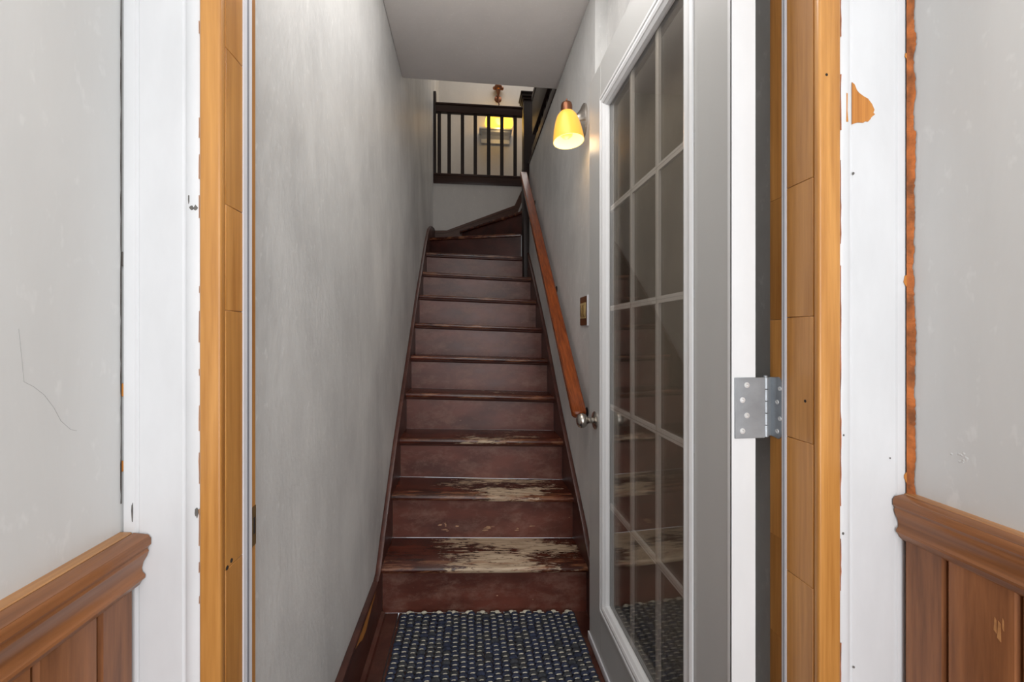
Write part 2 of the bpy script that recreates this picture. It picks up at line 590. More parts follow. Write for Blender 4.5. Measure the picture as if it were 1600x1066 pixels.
ragged(0.5778, 1, 0.35, 1.75, 0.0004, 0.0016, 0.016, FV - 0.0003, 'raw_orange', cas_r, 'peeled_edge', 0.86)
ragged(-0.3528, -1, 0.35, 1.75, 0.0002, 0.0008, 0.012, FV - 0.0003, 'bare_wood', cas_l, 'peeled_edge', 0.7)
chip('peeled_spot', [(0.588, 1.497), (0.590, 1.496), (0.5895, 1.470), (0.591, 1.452), (0.5875, 1.452), (0.588, 1.472)], FV - 0.0004, 'bare_wood', cas_r)
for (u, z, r) in ((0.600, 1.372, 0.0018), (0.5835, 0.963, 0.0014), (0.5825, 0.81, 0.002), (0.601, 0.60, 0.0016), (0.664, 0.925, 0.001)):
    chip('nail_dimple', blob(u, z, r, r * 1.2, 9, 0.2), FV - 0.0002, 'grey_chip', cas_r)
for (u, z, rx, rz) in ((-0.3575, 1.288, 0.0022, 0.0034), (-0.3625, 1.288, 0.0026, 0.0028), (-0.3565, 0.885, 0.0026, 0.007), (-0.366, 1.30, 0.0008, 0.006), (-0.4345, 0.888, 0.001, 0.013)):
    chip('paint_chip', blob(u, z, rx, rz, 11, 0.35), FV - 0.0002, 'grey_chip', cas_l)
for (z, rx, rz, mt) in ((1.218, 0.0035, 0.009, 'grey_chip'), (1.047, 0.004, 0.009, 'bare_wood'), (0.948, 0.006, 0.008, 'bare_wood')):
    chip('paint_chip', blob(-0.4462, z, rx, rz, 11, 0.3), FV + 0.001, mt, cas_l)

# dark crack between the casing and the entry wall, torn caulk on the other side
cr = []
z = 0.90
while z < 1.75:
    cr.append((random.uniform(0.0008, 0.0022), z))
    z += random.uniform(0.008, 0.02)
ck = chip('crack', [(-0.4472, cr[0][1]), (-0.4472, cr[-1][1])] + [(-0.4472 - w * 0.55, zz) for w, zz in reversed(cr)], FV - 0.0004, 'dark_hole', cas_l)
ck['label'] = 'dark open crack between the casing and the wall'

# ------------------------------------------------------------------ torn plaster beside the right-hand casing
tp = thing('trim_3', (0.70, 0.60, 0.9), 'ragged strip of torn orange plaster between the white casing and the wall', None, None, 'structure')
random.seed(11)
edge = [(1.80, 0.0105), (1.652, 0.011), (1.60, 0.012), (1.588, 0.018), (1.575, 0.0185), (1.563, 0.012), (1.557, 0.009), (1.54, 0.010), (1.525, 0.0155),
        (1.505, 0.0165), (1.49, 0.015), (1.475, 0.010), (1.442, 0.011), (1.438, 0.018), (1.43, 0.0178), (1.40, 0.0155), (1.37, 0.015), (1.35, 0.011),
        (1.32, 0.0145), (1.30, 0.013), (1.27, 0.010), (1.25, 0.0125), (1.225, 0.006), (1.215, 0.009), (1.205, 0.0125), (1.175, 0.011), (1.155, 0.0135),
        (1.135, 0.017), (1.09, 0.0175), (1.06, 0.0135), (1.03, 0.012), (1.0, 0.016), (0.96, 0.0145), (0.93, 0.0165), (0.905, 0.0125), (0.885, 0.0115), (0.875, 0.016), (0.866, 0.022)]
top = []
for i, (zz, w) in enumerate(edge):
    top.append((zz, w))
    if i + 1 < len(edge):
        z2, w2 = edge[i + 1]
        k = max(1, int((zz - z2) / 0.004))
        for j in range(1, k):
            f = j / k
            top.append((zz + (z2 - zz) * f, w + (w2 - w) * f + random.uniform(-0.0022, 0.0022)))
# the strip lies in the corner: a wedge from the casing edge out along the wall
vs, fs = [], []
for zz, w in top:
    jitter = random.uniform(-0.0008, 0.0008)
    vs += [(0.6922, FV - 0.0004 + jitter * 0.3, zz), (0.6988 + jitter * 0.4, FV - 0.001 - w * 0.45, zz), (0.7005, FV + 0.006, zz)]
for i in range(len(top) - 1):
    a = 3 * i
    b = a + 3
    fs += [(a, a + 1, b + 1, b), (a + 1, a + 2, b + 2, b + 1), (a + 2, a, b, b + 2)]
MB().add(vs, fs).build('torn_plaster', 'raw_orange', tp)
for (z, r) in ((1.206, 0.0045), (0.895, 0.004), (1.562, 0.0025)):
    chip('peeled_spot', blob(0.692, z, r, r * 2.0, 11, 0.25), FV - 0.0006, 'bare_wood', tp)

# ------------------------------------------------------------------ jambs


def jamb(name, label, u_face, s, joints, v1, strip, v2, wide):
    """s = +1: jamb body lies towards +u of its face. Boards stacked along z between the joints."""
    root = thing(name, (u_face + s * 0.012, FV, 0), label, None, None, 'structure')
    back = u_face + s * 0.0235
    zs = [-0.02] + joints + [2.08]
    for a, b in zip(zs[:-1], zs[1:]):
        MB().box(*sorted((u_face, back)), FV + 0.0105, v1, a + 0.0003, b - 0.0003).build('jamb_board', 'oak_jamb', root, bevel=0.0006, seg=1)
    # rounded front edge strip towards the viewer
    MB().box(*sorted((u_face, u_face + s * wide)), FV - 0.002, FV + 0.010, -0.02, 2.08).build('edge_strip', 'oak_jamb', root, bevel=0.003, seg=3)
    # white weather strip with a grey rubber line
    m = MB()
    m.box(*sorted((u_face - s * 0.0012, u_face + s * 0.012)), v1 + 0.0004, strip, -0.02, 2.08)
    m.box(*sorted((u_face - s * 0.0016, u_face + s * 0.010)), v1 + (strip - v1) * 0.40, v1 + (strip - v1) * 0.62, -0.02, 2.08, 1)
    m.build('weather_strip', ['strip_white', 'strip_grey'], root)
    return root, back


jl, bl = jamb('trim_4', 'orange fir door jamb with a white weather strip, against the grey stair wall', JL, -1, [0.42, 0.80, 1.153, 1.297, 1.51], 0.6535, 0.6780, 0.688, 0.0268)
MB().box(JL - 0.0235, JL - 0.0005, 0.6784, 0.6915, -0.02, 2.08).build('rabbet_board', 'oak_jamb', jl)
st = MB().box(JL - 0.002, JL + 0.0008, 0.6790, 0.6910, 0.797, 0.857).box(JL - 0.001, JL + 0.0013, 0.683, 0.688, 0.815, 0.84, 1).build('strike_plate', ['brass', 'dark_hole'], jl)
st['label'] = 'dull brass strike plate'
for v, z in ((0.6135, 0.802), (0.624, 0.8065)):
    MB().lathe([(0.0032, 0), (0.0028, 0.0006)], (JL - 0.0001, v, z), (1, 0, 0), 12).build('screw_hole', 'dark_hole', jl)

jr, br = jamb('trim_5', 'orange fir door jamb carrying the steel hinge', JR, 1, [0.72, 0.947, 1.149, 1.368], 0.6655, 0.6755, 0.706, 0.0365)
for a, b in zip([-0.02, 0.593, 0.765, 1.146, 1.358], [0.593, 0.765, 1.146, 1.358, 2.08]):
    MB().box(JR + 0.0004, JR + 0.0235, 0.6759, 0.7055, a + 0.0003, b - 0.0003).build('rabbet_board', 'oak_jamb', jr)
MB().lathe([(0.0026, 0), (0.0022, 0.0006)], (JR + 0.0002, 0.626, 1.013), (-1, 0, 0), 12).build('screw_hole', 'dark_hole', jr)
MB().lathe([(0.0024, 0), (0.0020, 0.0006)], (0.5525, FV - 0.0018, 1.522), (0, -1, 0), 12).build('knot', 'dark_hole', jr)
# head jamb over the opening
MB().box(JL - 0.02, JR + 0.02, FV, 0.70, 2.0805, 2.104).build('head_board', 'oak_jamb', jr)

# ------------------------------------------------------------------ wainscot with chair rail on both entry walls


def wainscot(name, label, wall_u, s, v_edges, th, k, Z0):
    """s = direction away from the wall into the room"""
    root = thing(name, (wall_u + s * 0.01, 0.2, 0.4), label, None, None, 'structure')
    for a, b in zip(v_edges[:-1], v_edges[1:]):
        hi, lo = a - 0.0012, b + 0.0012
        e = 0.0035
        prof = [(0.001, lo), (th - e, lo), (th, lo + e), (th, hi - e), (th - e, hi), (0.001, hi)]
        la = [(wall_u + s * d, v, -0.02) for d, v in prof]
        lb = [(wall_u + s * d, v, Z0 - 0.04) for d, v in prof]
        MB().prism(la, lb).build('board', 'wainscot', root)
    # backing seen in the grooves
    MB().box(*sorted((wall_u, wall_u + s * 0.009)), -1.38, v_edges[0], -0.02, Z0 - 0.04).build('backing', 'wainscot', root)
    prof = [(-0.0005, -0.012), (-0.0005, -0.002), (0.0175, -0.003), (0.041, -0.0055), (0.0435, -0.0085), (0.0435, -0.017), (0.040, -0.0205), (0.039, -0.023),
            (0.0405, -0.026), (0.038, -0.033), (0.033, -0.041), (0.0305, -0.050), (0.0315, -0.055), (0.0355, -0.059), (0.0355, -0.063), (0.031, -0.067), (0.027, -0.073), (0.0195, -0.078), (-0.0005, -0.078)]
    for nm, pr, mt in (('rail_moulding', prof, 'rail_wood'),
                       ('back_strip', [(-0.0008, -0.010), (-0.0008, 0.0016), (0.015, 0.0006), (0.0165, -0.0008), (0.0165, -0.010)], 'rail_top'),
                       ('top_strip', [(0.0178, -0.008), (0.0178, -0.0012), (0.019, -0.0004), (0.0385, -0.0032), (0.041, -0.005), (0.041, -0.006)], 'rail_wood')):
        la = [(wall_u + s * d * k, -1.38, Z0 + z * 0.94) for d, z in pr]
        lb = [(wall_u + s * d * k, FV - 0.0006, Z0 + z * 0.94) for d, z in pr]
        MB().prism(la, lb).build(nm, mt, root, smooth=True)
    return root


wainscot('trim_6', 'brown board wainscot with moulded chair rail, below the cracked casing wall', EL, 1, [0.597, 0.545, 0.470, 0.395, 0.315, 0.235, 0.15, 0.07, -0.02, -0.11], 0.019, 0.85, 0.862)
wr = wainscot('trim_7', 'brown board wainscot with moulded chair rail, below the torn plaster strip', ER, -1, [0.597, 0.538, 0.456, 0.375, 0.29, 0.205, 0.12, 0.03, -0.06], 0.017, 0.74, 0.868)
sc = MB()
for dv, z, w, h in ((0.480, 0.742, 0.0016, 0.020), (0.476, 0.737, 0.0020, 0.026), (0.472, 0.748, 0.0010, 0.016)):
    sc.add([(0.6826, dv - w, z - h / 2), (0.6826, dv + w, z - h / 2 + 0.003), (0.6826, dv + w * 0.4, z + h / 2), (0.6826, dv - w * 0.8, z + h / 2 - 0.003),
            (0.6834, dv - w, z - h / 2), (0.6834, dv + w, z - h / 2 + 0.003), (0.6834, dv + w * 0.4, z + h / 2), (0.6834, dv - w * 0.8, z + h / 2 - 0.003)],
           [(3, 2, 1, 0), (4, 5, 6, 7), (0, 1, 5, 4), (1, 2, 6, 5), (2, 3, 7, 6), (3, 0, 4, 7)])
sc.build('gouge', 'rail_top', wr)

# ------------------------------------------------------------------ staircase
stairs = thing('staircase', (0.08, 1.7, 0), 'steep dark brown painted wooden staircase with worn treads turning at the top', 'staircase')
TV = [1.69, 1.92, 2.145, 2.36, 2.56, 2.76, 2.99, 3.25, 3.53]
TL = [0.208, 0.406, 0.601, 0.801, 0.995, 1.197, 1.399, 1.597, 1.798]
TR = [0.165, 0.362, 0.571, 0.767, 0.967, 1.167, 1.369, 1.566, 1.778]
UL, UR = -0.333, 0.493
WEAR = [(0.075, -0.50), (0.01, -0.50), (-0.05, -0.58), (-0.12, -0.64), (-0.2, -0.68), (-0.3, -0.85), (-0.22, -0.72), (-0.28, -0.78), (-0.2, -0.6)]
TH = 0.024


def tread_mesh(v, zl, zr, depth, ul, ur):
    prof = [(depth, 0.0), (0.008, 0.0), (0.003, -0.0025), (0.0, -0.008), (0.0, -0.014), (0.003, -0.021), (0.009, -TH), (depth, -TH)]
    n = 14
    vs, fs = [], []
    for i in range(n + 1):
        f = i / n
        for d, z in prof:
            vs.append((ul + (ur - ul) * f, v + d, zl + (zr - zl) * f + z))
    k = len(prof)
    for i in range(n):
        for j in range(k):
            fs.append((i * k + j, i * k + (j + 1) % k, (i + 1) * k + (j + 1) % k, (i + 1) * k + j))
    fs.append(tuple(range(k)))
    fs.append(tuple(n * k + j for j in range(k))[::-1])
    return MB().add(vs, fs)


for i, v in enumerate(TV):
    nv = TV[i + 1] if i < 8 else 3.90
    M['tread_%d' % i] = worn_tread('tread_paint_%d' % i, *WEAR[i])
    ur = UR if i < 8 else 0.462
    o = tread_mesh(v, TL[i], TR[i], nv - v + 0.022, UL, ur).build('tread', 'tread_%d' % i, stairs, smooth=True)
    if i < 2:
        o['label'] = 'tread with its brown paint worn down to pale bare wood'
    # riser under this tread
    pl = TL[i - 1] if i else floor_z(UL)
    pr = TR[i - 1] if i else floor_z(UR)
    a, b = v + 0.024, v + 0.040
    jl_, jr_ = random.uniform(-0.002, 0.002), random.uniform(-0.002, 0.002)
    MB().hexa([(UL, a + jl_, pl), (UR, a + jr_, pr), (UR, b, pr), (UL, b, pl),
               (UL, a + jl_, TL[i] - TH), (UR, a + jr_, TR[i] - TH), (UR, b, TR[i] - TH), (UL, b, TL[i] - TH)]).build('riser', 'riser_paint', stairs)
    if i >= 2:
        pr_ = [(0.024, -TH), (0.009, -TH), (0.0095, -TH - 0.004), (0.0125, -TH - 0.009), (0.018, -TH - 0.012), (0.024, -TH - 0.0125)]
        MB().prism([(UL, v + d, TL[i] + z) for d, z in pr_], [(ur, v + d, TR[i] + z) for d, z in pr_]).build('cove_moulding', 'stringer_paint', stairs, smooth=True)

# paint chips along the second riser, scraped to bare wood
rch = MB()
random.seed(5)
for k in range(17):
    u = random.choice([-0.12, -0.07, 0.0, 0.05, 0.11, 0.2, 0.30]) + random.uniform(-0.04, 0.04)
    zc = 0.405 - 0.052 * (u + 0.33) + random.uniform(-0.155, -0.115) + 0.12 - 0.135
    w = random.choice([0.004, 0.006, 0.009, 0.014, 0.02])
    h = random.uniform(0.0012, 0.0036)
    vv = 1.92 + 0.0216
    pts = blob(u, zc, w, h, 9, 0.45)
    rch.prism([(x, vv, z) for x, z in pts], [(x, vv + 0.0012, z) for x, z in pts])
o = rch.build('bare_chips', 'chip_tan', stairs)
o['kind'] = 'stuff'
o['label'] = 'bare wood chips scraped along the riser'

# winder treads turning around the inner corner
W10 = 1.99


def winder(poly, z, th, mat='tread_8'):
    return MB().prism([(x, y, z - th) for x, y in poly], [(x, y, z) for x, y in poly]).build('winder_tread', mat, stairs, bevel=0.006)


winder([(0.462, 3.59), (LW + 0.001, 3.84), (LW + 0.001, 4.43), (0.10, 4.43), (0.462, 3.72)], W10, 0.026)
MB().prism([(0.462, 3.61, 1.79), (LW + 0.002, 3.865, 1.79), (LW + 0.002, 3.885, 1.79), (0.462, 3.63, 1.79)],
           [(0.462, 3.61, W10 - 0.0262), (LW + 0.002, 3.865, W10 - 0.0262), (LW + 0.002, 3.885, W10 - 0.0262), (0.462, 3.63, W10 - 0.0262)]).build('riser', 'riser_dark', stairs)
winder([(0.478, 3.60), (-0.075, 4.375), (-0.075, 4.43), (0.53, 4.43), (0.53, 3.60)], 2.19, 0.026)
MB().prism([(0.480, 3.625, W10), (-0.05, 4.375, W10), (-0.03, 4.385, W10), (0.495, 3.645, W10)],
           [(0.480, 3.625, 2.163), (-0.05, 4.375, 2.163), (-0.03, 4.385, 2.163), (0.495, 3.645, 2.163)]).build('riser', 'riser_dark', stairs)
for k in range(3):
    x = 0.53 + 0.24 * k
    MB().box(x, x + 0.26, 3.465, 4.43, 2.37 + 0.2 * k - 0.026, 2.37 + 0.2 * k).build('tread', 'tread_8', stairs, bevel=0.006)
    MB().box(x + 0.02, x + 0.036, 3.465, 4.43, 2.17 + 0.2 * k + 0.02, 2.37 + 0.2 * k - 0.027).build('riser', 'riser_dark', stairs)

# stringers: boards along the walls with a thin cap


def stringer(name, pts, u0, u1, drop, mat):
    """pts: (v, z) along the top edge; drop: depth below"""
    a = [(u0, v, z) for v, z in pts] + [(u0, v, max(z - drop, floor_z(u0) + 0.0005)) for v, z in reversed(pts)]
    b = [(u1, v, z) for v, z in pts] + [(u1, v, max(z - drop, floor_z(u1) + 0.0005)) for v, z in reversed(pts)]
    return MB().prism(a, b).build(name, mat, stairs)


SL = [(1.62, 0.193), (1.66, 0.205), (1.70, 0.245), (1.75, 0.305), (2.051, 0.613), (2.327, 0.854), (2.618, 1.112), (2.921, 1.394), (3.152, 1.580), (3.498, 1.864), (3.75, 2.04), (4.0, 2.13), (4.28, 2.185), (4.44, 2.195)]
stringer('stringer', SL, LW + 0.0005, LW + 0.0165, 0.36, 'stringer_paint')
SR = [(1.655, 0.19), (1.728, 0.255), (1.759, 0.295), (2.156, 0.639), (2.37, 0.839), (2.656, 1.125), (2.932, 1.365), (3.20, 1.59), (3.459, 1.797)]
stringer('stringer', SR, RW - 0.0005, RW - 0.0165, 0.36, 'stringer_paint')


def cap(name, pts, u0, u1, mat, parent, t=0.012):
    a = [(u0, v, z) for v, z in pts] + [(u0, v, z - t) for v, z in reversed(pts)]
    b = [(u1, v, z) for v, z in pts] + [(u1, v, z - t) for v, z in reversed(pts)]
    return MB().prism(a, b).build(name, mat, parent, bevel=0.003)


cap('stringer_cap', [(v, z + 0.004) for v, z in SL], LW + 0.0003, LW + 0.021, 'stringer_paint', stairs)
cap('stringer_cap', [(v, z + 0.004) for v, z in SR], RW - 0.0003, RW - 0.021, 'stringer_paint', stairs)
# skirt board along the wall behind the winders
sk = [(-0.332, 2.192), (-0.211, 2.196), (0.497, 2.478), (0.530, 2.55), (0.572, 2.64)]
dn = [0.25, 0.25, 0.16, 0.14, 0.12]
MB().prism([(u, 4.432, z) for u, z in sk] + [(u, 4.432, z - d) for (u, z), d in reversed(list(zip(sk, dn)))],
           [(u, 4.449, z) for u, z in sk] + [(u, 4.449, z - d) for (u, z), d in reversed(list(zip(sk, dn)))]).build('skirt_board', 'skirt_wood', stairs)
MB().prism([(u, 4.424, z + 0.004) for u, z in sk] + [(u, 4.424, z - 0.020) for u, z in reversed(sk)],
           [(u, 4.4485, z + 0.004) for u, z in sk] + [(u, 4.4485, z - 0.020) for u, z in reversed(sk)]).build('skirt_cap', 'skirt_wood', stairs)

# baseboard along the stairwell wall before the first step
bb = thing('baseboard_left', (LW + 0.008, 1.15, 0), 'dark brown baseboard with a scraped bare streak, below the grey plaster wall', None, None, 'structure')
MB().box(LW + 0.0004, LW + 0.0164, 0.70, 1.619, floor_z(LW) + 0.0005, 0.187).build('board', 'stringer_paint', bb)
MB().box(LW + 0.0002, LW + 0.021, 0.70, 1.619, 0.1865, 0.2005).build('cap', 'stringer_paint', bb, bevel=0.003)
pts = [(1.60, 0.178), (1.571, 0.180), (1.51, 0.184), (1.454, 0.1855), (1.401, 0.1855), (1.345, 0.184), (1.30, 0.180), (1.36, 0.160), (1.393, 0.144), (1.445, 0.139), (1.481, 0.151), (1.52, 0.161), (1.57, 0.170)]
MB().prism([(LW + 0.0169, v, z) for v, z in pts], [(LW + 0.0150, v, z) for v, z in pts]).build('bare_streak', 'bare_wood', bb)['label'] = 'bare yellow wood where the brown paint is scraped off'
MB().prism([(LW + 0.0165, 0.70, floor_z(-.33)), (LW + 0.034, 0.70, floor_z(-.31)), (LW + 0.030, 0.70, floor_z(-.31) + 0.012), (LW + 0.0165, 0.70, floor_z(-.31) + 0.018)],
           [(LW + 0.0165, 1.70, floor_z(-.33)), (LW + 0.034, 1.70, floor_z(-.31)), (LW + 0.030, 1.70, floor_z(-.31) + 0.012), (LW + 0.0165, 1.70, floor_z(-.31) + 0.018)]).build('quarter_round', 'floor_paint', bb)

# corner trim where the stair wall ends at the turn
ct = MB().box(0.464, 0.5095, 3.452, 3.59, 1.59, 2.535).build('trim_8', 'dark_wood', bevel=0.003)
tag(ct, 'dark wooden corner post at the turn of the stairs', None, None, 'structure')
wc = MB().box(RW - 0.006, RW + 0.112, 2.405, 3.47, 2.5262, 2.540).build('trim_9', 'dark_wood', bevel=0.002)
tag(wc, 'thin dark cap along the top of the stair wall', None, None, 'structure')

# ------------------------------------------------------------------ handrail on the wall
hr = thing('handrail', (0.459, 1.683, 0.80), 'orange varnished wooden handrail sloping up the stair wall', 'handrail')
P0, P1 = Vector((0.459, 1.683, 0.799)), Vector((0.459, 3.42, 2.449))
d = (P1 - P0).normalized()
nrm = Vector((0, -d.z, d.y))
w2, hh, ch = 0.029, 0.036, 0.006
sec = [(-w2 + ch, 0), (w2 - ch, 0), (w2, -ch), (w2, -hh + ch), (w2 - ch, -hh), (-w2 + ch, -hh), (-w2, -hh + ch), (-w2, -ch)]


def rail_sec(p, k=1.0, drop=0.0):
    c = p - nrm * (hh / 2)
    return [c + Vector((1, 0, 0)) * (x * k) + nrm * ((y + hh / 2) * k) for x, y in sec]


rings = [rail_sec(P0 + d * 0.0, 0.72), rail_sec(P0 + d * 0.004, 0.88), rail_sec(P0 + d * 0.012, 1.0)]
for k in range(1, 24):
    rings.append(rail_sec(P0 + d * (0.012 + (P1 - P0).length * k / 24)))
rings.append(rail_sec(P1))
m = MB()
n8 = len(sec)
vs = [p for r in rings for p in r]
fs = [(j * n8 + i, j * n8 + (i + 1) % n8, (j + 1) * n8 + (i + 1) % n8, (j + 1) * n8 + i) for j in range(len(rings) - 1) for i in range(n8)]
fs += [tuple(range(n8))[::-1], tuple((len(rings) - 1) * n8 + i for i in range(n8))]
ro = m.add(vs, fs).build('rail', 'hand_rail', hr, smooth=True)
ang = math.atan2(d.z, d.y)
ro.data.transform(Matrix.Rotation(-ang, 4, 'X'))
ro.rotation_euler = (ang, 0, 0)
for t_ in (0.075, 0.93, 2.0):
    p = P0 + d * t_ - nrm * hh
    b = MB()
    b.lathe([(0.020, 0), (0.020, 0.003), (0.012, 0.006)], (RW, p.y, p.z - 0.035), (-1, 0, 0), 16)
    b.tube([(RW - 0.004, p.y, p.z - 0.035), (RW - 0.03, p.y, p.z - 0.034), (p.x + 0.006, p.y, p.z - 0.022), (p.x, p.y, p.z - 0.001)], 0.0055, 10)
    b.build('bracket', 'black_iron', hr, smooth=True)

# ------------------------------------------------------------------ balustrade at the upper hall
bal = thing('balustrade', (0.12, 4.50, 2.785), 'dark wooden balustrade with square balusters along the upper hall edge', 'balustrade')
MB().box(LW + 0.002, 0.60, 4.436, 4.475, 2.692, 2.79).build('fascia_board', 'dark_rail', bal, bevel=0.003)
MB().box(LW + 0.003, 0.60, 4.428, 4.4355, 2.7785, 2.795).build('floor_nosing', 'dark_rail', bal, bevel=0.002)
MB().box(-0.325, 0.585, 4.452, 4.502, 3.443, 3.520).build('top_rail', 'dark_rail', bal, bevel=0.003)
MB().box(-0.33, 0.590, 4.444, 4.510, 3.5204, 3.540).build('rail_cap', 'dark_rail', bal, bevel=0.005)
first = None
for u in (-0.291, -0.1885, -0.0495, 0.085, 0.226, 0.366, 0.508):
    if first is None:
        first = MB().box(u - 0.018, u + 0.018, 4.462, 4.494, 2.7902, 3.4425).build('baluster', 'dark_wood', bal, bevel=0.002, seg=1)
    else:
        o = first.copy()
        COL.objects.link(o)
        o.parent = bal
        o.location = Vector((u, 4.4775, (2.7902 + 3.4425) / 2)) - wloc(bal)
MB().box(LW + 0.001, -0.322, 4.452, 4.515, 2.7902, 3.655).build('half_post', 'dark_wood', bal, bevel=0.003)
np_ = MB().box(0.597, 0.757, 4.44, 4.60, 2.786, 3.66).build('newel_post', 'dark_wood', bal, bevel=0.005)
c_ = MB()
for (a, b, e) in ((3.615, 3.640, 0.010), (3.640, 3.672, 0.024), (3.672, 3.69, 0.034)):
    c_.box(0.597 - e, 0.757 + e, 4.44 - e, 4.60 + e, a, b)
c_.build('newel_cap', 'dark_wood', np_, bevel=0.004)

# guard at the upper hall opening above the stair wall
gd = thing('landing_guard', (0.60, 2.9, 2.70), 'very dark wooden guard rail above the stair wall opening', 'guard rail')
MB().box(0.530, 0.615, 2.42, 3.46, 2.5405, 2.665).build('fascia_board', 'dark_wood', gd, bevel=0.002)
MB().box(0.535, 0.610, 2.42, 3.46, 2.775, 3.05).build('panel', 'dark_wood', gd, bevel=0.002)  # solid board added to make the void beyond the guard dark
for k in range(9):
    MB().box(0.556, 0.590, 2.46 + 0.11 * k, 2.52 + 0.11 * k, 2.6655, 2.7745).build('baluster', 'dark_wood', gd, bevel=0.002, seg=1)
MB().box(0.53, 0.62, 2.42, 3.46, 3.0505, 3.10).build('top_rail', 'dark_wood', gd, bevel=0.004)

# ------------------------------------------------------------------ lamp on the wall of the upper hall
ul = thing('wall_lamp', (0.385, 5.30, 3.775), 'lit yellow glass wall lamp seen through the upper balusters', 'lamp')
MB().lathe([(0.168, 0.0), (0.172, 0.01), (0.168, 0.05), (0.15, 0.11), (0.115, 0.155), (0.06, 0.18), (0.02, 0.186)], (0.385, 5.125, 3.67), (0, 0, 1), 28).build('glass_shade', 'lamp_glow', ul, smooth=True)
MB().tube([(0.385, 5.125, 3.855), (0.385, 5.125, 3.925), (0.385, 5.22, 3.99), (0.385, 5.297, 4.08)], 0.008, 10).build('arm', 'copper', ul, smooth=True)
f_ = MB()
f_.lathe([(0.004, 0.0), (0.012, 0.02), (0.020, 0.05), (0.028, 0.09), (0.042, 0.10), (0.050, 0.125), (0.040, 0.15), (0.026, 0.165)], (0.385, 5.252, 4.08), (0, 0, 1), 18)
for sgn in (-1, 1):
    f_.lathe([(0.001, -0.022), (0.016, -0.015), (0.022, 0.0), (0.016, 0.015), (0.001, 0.022)], (0.385 + sgn * 0.048, 5.252, 4.19), (0, 0, 1), 12)
f_.build('crest', 'copper', ul, smooth=True)
MB().lathe([(0.045, 0), (0.045, 0.006), (0.03, 0.012)], (0.385, 5.2995, 4.08), (0, -1, 0), 20).build('wall_rose', 'copper', ul, smooth=True)

sh = thing('wall_shelf', (0.36, 5.30, 3.6), 'white moulded wall shelf below the lit yellow lamp', 'shelf')
MB().box(0.145, 0.55, 5.13, 5.298, 3.62, 3.642).build('shelf_board', 'white_paint', sh, bevel=0.004)
m = MB()
prof = [(0.0, 3.62), (0.14, 3.62), (0.13, 3.605), (0.07, 3.59), (0.05, 3.575), (0.03, 3.56), (0.03, 3.51), (0.0, 3.505)]
m.prism([(0.175, 5.2985 - d_, z) for d_, z in prof], [(0.525, 5.2985 - d_, z) for d_, z in prof])
m.build('shelf_moulding', 'white_paint', sh)

# ------------------------------------------------------------------ wall sconce beside the door
sn = thing('wall_sconce', (RW, 1.80, 2.06), 'lit amber bell glass sconce with nickel bracket on the stair wall', 'lamp')
# oval stepped back plate
m = MB()
n = 28
rings = [(0.0, 1.0), (0.008, 1.0), (0.013, 0.90), (0.022, 0.62), (0.034, 0.40), (0.045, 0.30)]
vs, fs = [], []
for dpt, k in rings:
    for i in range(n):
        a = 2 * pi * i / n
        vs.append((RW - dpt, 1.80 + 0.048 * k * cos(a), 2.055 + 0.072 * k * sin(a)))
for j in range(len(rings) - 1):
    for i in range(n):
        fs.append((j * n + i, j * n + (i + 1) % n, (j + 1) * n + (i + 1) % n, (j + 1) * n + i))
fs += [tuple(range(n)), tuple((len(rings) - 1) * n + i for i in range(n))]
m.add(vs, fs).build('back_plate', 'nickel', sn, smooth=True)
C = Vector((0.405, 1.70, 0))
MB().tube([(RW - 0.040, 1.80, 2.055), (0.455, 1.785, 2.053), (0.432, 1.745, 2.056), (0.418, 1.713, 2.060)], [0.014, 0.012, 0.010, 0.009], 12).build('arm', 'nickel', sn, smooth=True)
MB().lathe([(0.0225, 0), (0.0235, 0.004), (0.0235, 0.038), (0.021, 0.047), (0.013, 0.053), (0.004, 0.056), (0.0032, 0.058), (0.0032, 0.066), (0.001, 0.067)], (C.x, C.y, 2.022), (0.02, 0.02, 1), 24).build('socket_cup', 'copper', sn, smooth=True)
# glass bell, open below: outer skin, rim, inner skin
outer = [(0.023, 0.0), (0.029, -0.003), (0.040, -0.018), (0.0485, -0.042), (0.0555, -0.072), (0.0605, -0.102), (0.063, -0.124), (0.063, -0.131)]
inner = [(0.0595, -0.131), (0.0575, -0.102), (0.0525, -0.072), (0.0455, -0.042), (0.037, -0.019), (0.024, -0.006)]
vs, fs = [], []
n = 32
pr = outer + inner
qq = Matrix.Rotation(radians(-3), 4, 'Y') @ Matrix.Rotation(radians(-5), 4, 'X')
for r, h in pr:
    for i in range(n):
        vs.append(Vector((C.x, C.y, 2.032)) + qq @ Vector((r * cos(2 * pi * i / n), r * sin(2 * pi * i / n), h * 0.95)))
for j in range(len(pr) - 1):
    for i in range(n):
        fs.append((j * n + i, j * n + (i + 1) % n, (j + 1) * n + (i + 1) % n, (j + 1) * n + i))
m = MB()
m.add(vs, fs[:n * 7], 0)
m.f += [tuple(f) for f in fs[n * 7:]]
m.mi += [1] * (len(fs) - n * 7)
m.build('glass_shade', ['amber_glass', 'amber_inside'], sn, smooth=True)
MB().lathe([(0.008, 0), (0.014, -0.02), (0.024, -0.045), (0.028, -0.065), (0.025, -0.082), (0.014, -0.092), (0.002, -0.095)], (C.x, C.y, 2.018), (0, 0, 1), 20).build('bulb', 'bulb_glow', sn, smooth=True)

